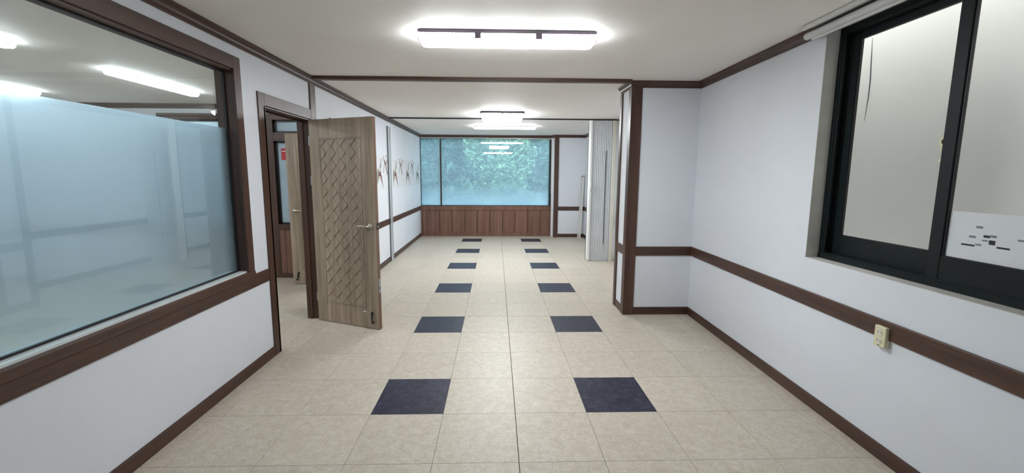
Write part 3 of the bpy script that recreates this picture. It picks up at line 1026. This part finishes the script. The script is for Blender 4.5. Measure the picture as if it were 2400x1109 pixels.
kid(B(1.50, 1.838, 4.64, 4.77, .002, .012), 'bottom_guide', 'alu', fd)

# ------------------------------------------------------------------ roller blinds, leaning rail, sockets
rb = tag(empty('roller_blind', (1.88, -.5, 2.40)), 'white roller blind headrail above the green window', 'blind')
yb0, yb1 = -1.35, .300
kid(B(1.828, 1.852, yb0, yb1 - .03, 2.392, 2.418), 'head_rail', 'white_metal', rb, .003)
kid(B(1.85, 1.90, yb0, yb1 - .03, 2.408, 2.418), 'bracket', 'alu', rb)
m = MB()
m.tube((1.885, yb0, 2.366), (1.885, yb1, 2.366), .021, None, 20)
kid(m, 'roller', 'white_metal', rb, 0, True)
kid(B(1.893, 1.913, yb0, yb1 - .025, 2.336, 2.352), 'bottom_bar', 'white_plastic', rb, .004)
m = MB()
m.tube((1.880, yb1, 2.366), (1.880, yb1 + .012, 2.366), .017, .008, 16)
kid(m, 'end_knob', 'white_plastic', rb, 0, True)
turn_right(rb)

rf = tag(empty('roller_blind', (.4, 7.60, 2.34)), 'thin rolled-up white blind at the top of the end window', 'blind')
m = MB()
m.tube((-.34, 7.60, 2.343), (1.19, 7.60, 2.343), .013, None, 14)
kid(m, 'roller', 'white_metal', rf, 0, True)
kid(B(-.345, -.33, 7.585, 7.62, 2.325, 2.36), 'bracket', 'white_plastic', rf, .002)
kid(B(1.185, 1.20, 7.585, 7.62, 2.325, 2.36), 'bracket', 'white_plastic', rf, .002)
m = MB()
m.tube((1.196, 7.585, 1.05), (1.196, 7.585, 2.33), .003, None, 8)
kid(m, 'bead_chain', 'white_plastic', rf)

def leaning(x0, x1, y0, y1, z1, wd, name, label):
    t = tag(empty(name, (x0, y0, 0)), label, 'rail')
    m = MB()
    a = [(x0, y0, 0), (x0 + wd, y0, 0), (x0 + wd, y0 + .03, 0), (x0, y0 + .03, 0)]
    b = [(x1, y1, z1), (x1 + wd, y1, z1), (x1 + wd, y1 + .03, z1), (x1, y1 + .03, z1)]
    m.add(a + b, [(3, 2, 1, 0), (4, 5, 6, 7)] + [(i, (i + 1) % 4, 4 + (i + 1) % 4, 4 + i) for i in range(4)])
    kid(m, 'rail', 'white_metal', t, .002)
    m = MB()
    m.box(x1 - .002, x1 + wd + .002, y1 - .002, y1 + .032, z1 - .002, z1 + .012)
    kid(m, 'end_cap', 'darkframe', t)
    return t
leaning(1.818, 1.900, 7.34, 7.415, 1.44, .020, 'leaning_rail', 'thin white rail leaning in the far right corner, left one of the pair')
leaning(1.850, 1.925, 7.33, 7.415, 1.46, .046, 'leaning_rail', 'wider white rail leaning in the far right corner, right one of the pair')

ou = tag(empty('wall_socket', (1.938, -.405, .65)), 'aged cream double socket on the chair rail of the right wall', 'socket')
yo0, yo1, zo0, zo1 = -.440, -.374, .600, .710
kid(B(1.918, 1.947, yo0, yo1, zo0, zo1), 'plate', 'cream_plastic', ou, .005, segs=2)
for zc in (.678, .633):
    m = MB()
    m.tube((1.9185, -.407, zc), (1.9165, -.407, zc), .0205, .0195, 24)
    so = kid(m, 'socket_ring', 'cream_plastic', ou, 0)
    m = MB()
    m.tube((1.9166, -.407, zc), (1.9160, -.407, zc), .0175, None, 24)
    fc = kid(m, 'socket_face', 'creamy', so)
    for dy in (-.0095, .0095):
        m = MB()
        m.tube((1.9164, -.407 + dy, zc), (1.9154, -.407 + dy, zc), .0028, None, 10)
        kid(m, 'pin_hole', 'black', so)
kid(B(1.9168, 1.9182, -.412, -.402, .6065, .610), 'slot', 'black', ou)
turn_right(ou)
o2 = tag(empty('wall_socket', (XL, 6.72, .345)), 'small white socket low on the rear left wall', 'socket')
kid(B(XL, XL + .012, 6.68, 6.76, .29, .41), 'plate', 'white_plastic', o2, .003)
m = MB()
m.tube((XL + .012, 6.72, .35), (XL + .014, 6.72, .35), .02, None, 16)
kid(m, 'socket_face', 'creamy', o2)

# ------------------------------------------------------------------ printed border on the rear left wall
bd = B(XL, XL + .0012, 3.30, YF - .001, 1.240, 1.770).build('border_paper', 'border', wl)
def flat(polys, mat, y, z, sc=1.0):
    m = MB()
    for p in polys:
        m.prism([(y + a * sc, z + b * sc) for a, b in p], 'x', XL + .0012, XL + .0020)
    return m.build('printed_motif', mat, wl)
LOW = {'print_grey': [[(-.20, .10), (-.14, .16), (-.05, .15), (-.06, .02), (-.12, -.02), (-.19, -.13), (-.23, -.20), (-.21, -.02)], [(-.02, .16), (.10, .18), (.12, .26), (.05, .28), (.02, .24)], [(.06, .28), (.12, .27), (.15, .36), (.11, .37)]],
       'print_plum': [[(-.05, .10), (.04, .12), (.12, .02), (.18, -.13), (.22, -.24), (.12, -.10), (.04, .01), (-.06, .02), (-.16, -.12), (-.10, .0)]],
       'print_ochre': [[(-.06, .15), (.05, .17), (.11, .08), (.02, .11)], [(-.14, -.10), (-.04, .0), (.03, .0), (.12, -.12), (.05, -.05), (-.05, -.05)]]}
UP = {'print_plum': [[(-.10, .12), (-.04, .13), (.08, -.02), (.22, -.25), (.16, -.26), (.03, -.06), (-.08, .06)]],
      'print_brown': [[(.02, -.02), (.07, .0), (.22, .14), (.26, .23), (.17, .16), (.03, .05)], [(-.18, .16), (-.12, .17), (-.05, .08), (-.10, .04)], [(-.14, .03), (-.10, .04), (-.16, -.18), (-.21, -.22)]],
      'print_grey': [[(-.24, .22), (-.18, .24), (-.16, .18), (-.22, .17)], [(.05, .27), (.12, .27), (.12, .21), (.05, .21)], [(.24, .20), (.32, .20), (.32, .15), (.24, .15)]]}
for y in (4.16, 5.16, 6.23, 7.30):
    for k, p in LOW.items():
        flat(p, k, y, 1.44, .80)
for y in (4.50, 5.60, 6.68):
    for k, p in UP.items():
        flat(p, k, y, 1.63, .55 if False else .62)

# ------------------------------------------------------------------ outside: ground and trees
g = B(-14, 14, YF + .3, 30, -.9, -.7).build('ground', 'concrete')
tag(g, 'pale ground outside the end window', 'ground', None, 'structure')
def leaf_cloud(rnd, n, blobs, size):
    m = MB()
    tot = sum(b[3] ** 2 for b in blobs)
    for b in blobs:
        k = int(n * b[3] ** 2 / tot)
        for _ in range(k):
            while True:
                p = Vector((rnd.uniform(-1, 1), rnd.uniform(-1, 1), rnd.uniform(-1, 1)))
                if .25 < p.length < 1:
                    break
            c = Vector(b[:3]) + p * b[3]
            if c.y < YF + .55:
                continue
            d = Vector((rnd.gauss(0, 1), rnd.gauss(0, 1), rnd.gauss(0, .6))).normalized()
            e = d.cross(Vector((rnd.gauss(0, 1), rnd.gauss(0, 1), rnd.gauss(0, 1)))).normalized()
            s = size * rnd.uniform(.6, 1.3)
            m.add([c - d * s, c + e * s * .42, c + d * s, c - e * s * .42], [(0, 1, 2, 3)])
    return m
TREES = [(-5.72, 12.0, 2.7, 1.38, 1.25, 'leaf1', 'pale green leafy tree far left outside the end window'),
         (-2.88, 12.1, 2.9, 1.38, 1.25, 'leaf2', 'dark green tree at the left edge of the end window'),
         (-.04, 11.9, 3.0, 1.38, 1.25, 'leaf1', 'yellowish green tree in the middle of the end window'),
         (2.80, 12.0, 2.8, 1.38, 1.25, 'leaf0', 'mid green tree at the right side of the end window'),
         (-9.1, 17.0, 4.8, 3.15, 2.4, 'leaf0', 'large mid green tree in the far left background beyond the end window'),
         (-2.6, 17.0, 4.8, 3.15, 2.4, 'leaf2', 'large dark hazy tree closing the view on the left of the end window'),
         (3.9, 17.0, 4.8, 3.15, 2.4, 'leaf0', 'large hazy tree closing the view on the right of the end window')]
for ti, (x, y, h, r, ry, lm, lab) in enumerate(TREES):
    rnd = random.Random(100 + ti)
    t = tag(empty('tree', (x, y, -.7)), lab, 'tree', 'trees outside the end window')
    m = MB()
    m.path([(x, y, -.7), (x + .1, y, .3), (x - .05, y + .1, h * .5), (x + .1, y, h * .85)], [.13, .11, .08, .03], 8)
    for k in range(4):
        a = rnd.uniform(0, 6.28)
        z0 = h * (.25 + .12 * k)
        m.path([(x, y, z0), (x + .4 * r * math.cos(a), y + .4 * r * math.sin(a), z0 + .3 * r), (x + .7 * r * math.cos(a), y + .7 * r * math.sin(a), z0 + .5 * r)], [.05, .035, .012], 6)
    kid(m, 'trunk', 'trunk', t)
    blobs = []
    for _ in range(24 if y < 15 else 40):
        q = r * rnd.uniform(.32, .5)
        blobs.append((x + rnd.uniform(-1, 1) * (r - q), y + rnd.uniform(-1, 1) * max(0, ry - q), rnd.uniform(-.15, 1.25) * h, q))
    kid(leaf_cloud(rnd, 16000 if y < 15 else 26000, blobs, .085 if y < 15 else .23), 'foliage', lm, t)
HED = [(-3.2, 'leaf0', 'leftmost'), (-1.35, 'leaf2', 'second from left'), (.5, 'leaf0', 'second from right'), (2.35, 'leaf1', 'rightmost')]
for hi, (x, lm, wd_) in enumerate(HED):
    rnd = random.Random(300 + hi)
    t = tag(empty('shrub', (x, 9.7, -.7)), 'low leafy shrub outside the end window, %s of the row' % wd_, 'shrub', 'shrubs below the end window')
    m = MB()
    for k in range(5):
        m.path([(x + .1 * k - .2, 9.7, -.7), (x + .2 * k - .4, 9.7, .2), (x + .3 * k - .6, 9.7 + rnd.uniform(-.2, .2), .8)], [.02, .015, .006], 6)
    kid(m, 'stems', 'trunk', t)
    blobs = []
    for _ in range(12):
        q = rnd.uniform(.32, .45)
        blobs.append((x + rnd.uniform(-1, 1) * (.88 - q), 9.7 + rnd.uniform(-.25, .25), rnd.uniform(-.4, 1.0), q))
    kid(leaf_cloud(rnd, 7000, blobs, .05), 'foliage', lm, t)
